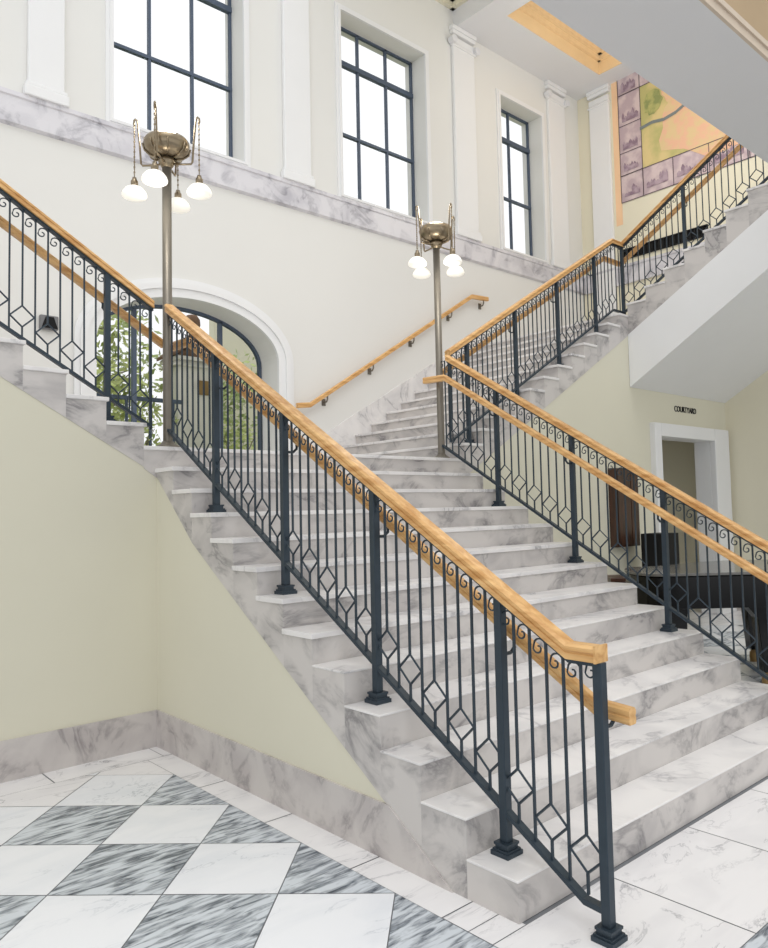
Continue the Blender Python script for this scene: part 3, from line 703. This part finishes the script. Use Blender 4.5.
def tree(loc, h, crown, n, mat, label, seed, lean=0):
    rn = random.Random(seed); x, y, z = loc
    t = thing('tree', label, 'tree', loc, 'courtyard trees')
    m = MB(); m.tube([(x, y, z), (x+lean*.3+.03, y, z+h*.25), (x+lean*.7-.03, y, z+h*.5), (x+lean, y, z+h*.8)], .055, 7, .4)
    tips = []
    for i in range(9):
        f = rn.uniform(.25, .75); bx, bz = x+lean*f, z+h*f; a = rn.uniform(0, 6.28); L = crown*rn.uniform(.5, .9)
        e = (bx+L*math.cos(a), y+L*math.sin(a), bz+L*rn.uniform(.3, .9)); mid = (bx+L*.5*math.cos(a), y+L*.5*math.sin(a), bz+L*.2)
        m.tube([(bx, y, bz), mid, e], .022, 5, .3); tips.append(e)
    part('trunk', m, M_BARK, t)
    f = MB()
    for i in range(n):
        c = rn.choice(tips); r = crown*.55
        p = V((c[0]+rn.gauss(0, r*.6), c[1]+rn.gauss(0, r*.6), c[2]+rn.gauss(0, r*.55)))
        a = V((rn.gauss(0, 1), rn.gauss(0, 1), rn.gauss(0, 1))).normalized(); b = a.orthogonal().normalized(); s = rn.uniform(.04, .085)
        f.poly([p-a*s, p+b*s*.62, p+a*s, p-b*s*.62])
    part('foliage', f, mat, t)
G0 = ZL-.12
tree((.9, 9.0, G0), 3.0, 1.0, 1900, M_LEAF, 'thin branched green tree in the courtyard nearest the left side of the arch', 1, .25)
tree((1.9, 9.4, G0), 3.2, .9, 900, M_LEAF2, 'slim leaning tree in the courtyard just left of the pillar', 2, -.3)
tree((-.3, 10.2, G0), 3.6, 1.2, 2400, M_LEAF, 'leafy tree at the far left seen through the arch', 3, .2)
tree((3.9, 9.8, G0), 2.2, .7, 1100, M_LEAF2, 'bushy tree in the courtyard right of the pillar', 4, 0)
for i, (x, y, lab) in enumerate(((.1, 8.2, 'low green shrub behind the fence at the left'), (1.05, 8.2, 'low green shrub behind the middle of the fence'), (1.75, 7.95, 'low green shrub behind the fence beside the pillar'), (3.5, 8.4, 'low green shrub right of the pillar'))):
    rn = random.Random(20+i); s_ = thing('shrub', lab, 'shrub', (x, y, G0), 'courtyard shrubs'); m = MB(); f = MB()
    for k in range(7):
        a = rn.uniform(0, 6.28); m.tube([(x, y, G0), (x+.12*math.cos(a), y+.12*math.sin(a), G0+.4), (x+.3*math.cos(a), y+.3*math.sin(a), G0+.8)], .012, 5, .4)
    for k in range(520):
        p = V((x+rn.gauss(0, .22), y+rn.gauss(0, .2), G0+rn.uniform(.1, 1.05))); a = V((rn.gauss(0, 1), rn.gauss(0, 1), rn.gauss(0, 1))).normalized(); b = a.orthogonal().normalized(); q = rn.uniform(.03, .06)
        f.poly([p-a*q, p+b*q*.55, p+a*q, p-b*q*.55])
    part('stem', m, M_BARK, s_); part('foliage', f, M_LEAF, s_)

# ------------------------------------------------------------------ light, camera
w = bpy.data.worlds.new('World'); bpy.context.scene.world = w; w.use_nodes = True
bg = w.node_tree.nodes['Background']; bg.inputs[0].default_value = (.97, .985, 1, 1); bg.inputs[1].default_value = 1.08
def area(name, loc, rot, sx, sy, e, col=(1, 1, 1)):
    l = bpy.data.lights.new(name, 'AREA'); l.shape = 'RECTANGLE'; l.size = sx; l.size_y = sy; l.energy = e; l.color = col
    o = bpy.data.objects.new(name, l); C.objects.link(o); o.location = loc; o.rotation_euler = rot
sun = bpy.data.lights.new('sun', 'SUN'); sun.energy = .75; sun.angle = math.radians(40); so = bpy.data.objects.new('sun', sun); C.objects.link(so); so.rotation_euler = (math.radians(25), math.radians(-12), 0)
cam = bpy.data.cameras.new('camera'); co_ = bpy.data.objects.new('camera', cam); C.objects.link(co_)
f_, cx_, cy_, ya, pi2, ro = 762.138, 425.184, 465.16, -.7510, .059, -.024
cp = (-2.206, -1.916, 1.533)
fw = V((-math.sin(ya)*math.cos(pi2), math.cos(ya)*math.cos(pi2), math.sin(pi2))); rt = V((math.cos(ya), math.sin(ya), 0)); up = rt.cross(fw)
R2 = math.cos(ro)*rt+math.sin(ro)*up; U2 = -math.sin(ro)*rt+math.cos(ro)*up
co_.matrix_world = Matrix(((R2.x, U2.x, -fw.x, cp[0]), (R2.y, U2.y, -fw.y, cp[1]), (R2.z, U2.z, -fw.z, cp[2]), (0, 0, 0, 1)))
cam.sensor_fit = 'AUTO'; cam.sensor_width = 36; cam.lens = f_*36/948; cam.shift_x = (384-cx_)/948; cam.shift_y = (cy_-474)/948; cam.clip_start = .05
bpy.context.scene.camera = co_
sc = bpy.context.scene; sc.view_settings.view_transform = 'Standard'; sc.view_settings.look = 'None'
sc.view_settings.exposure = 0
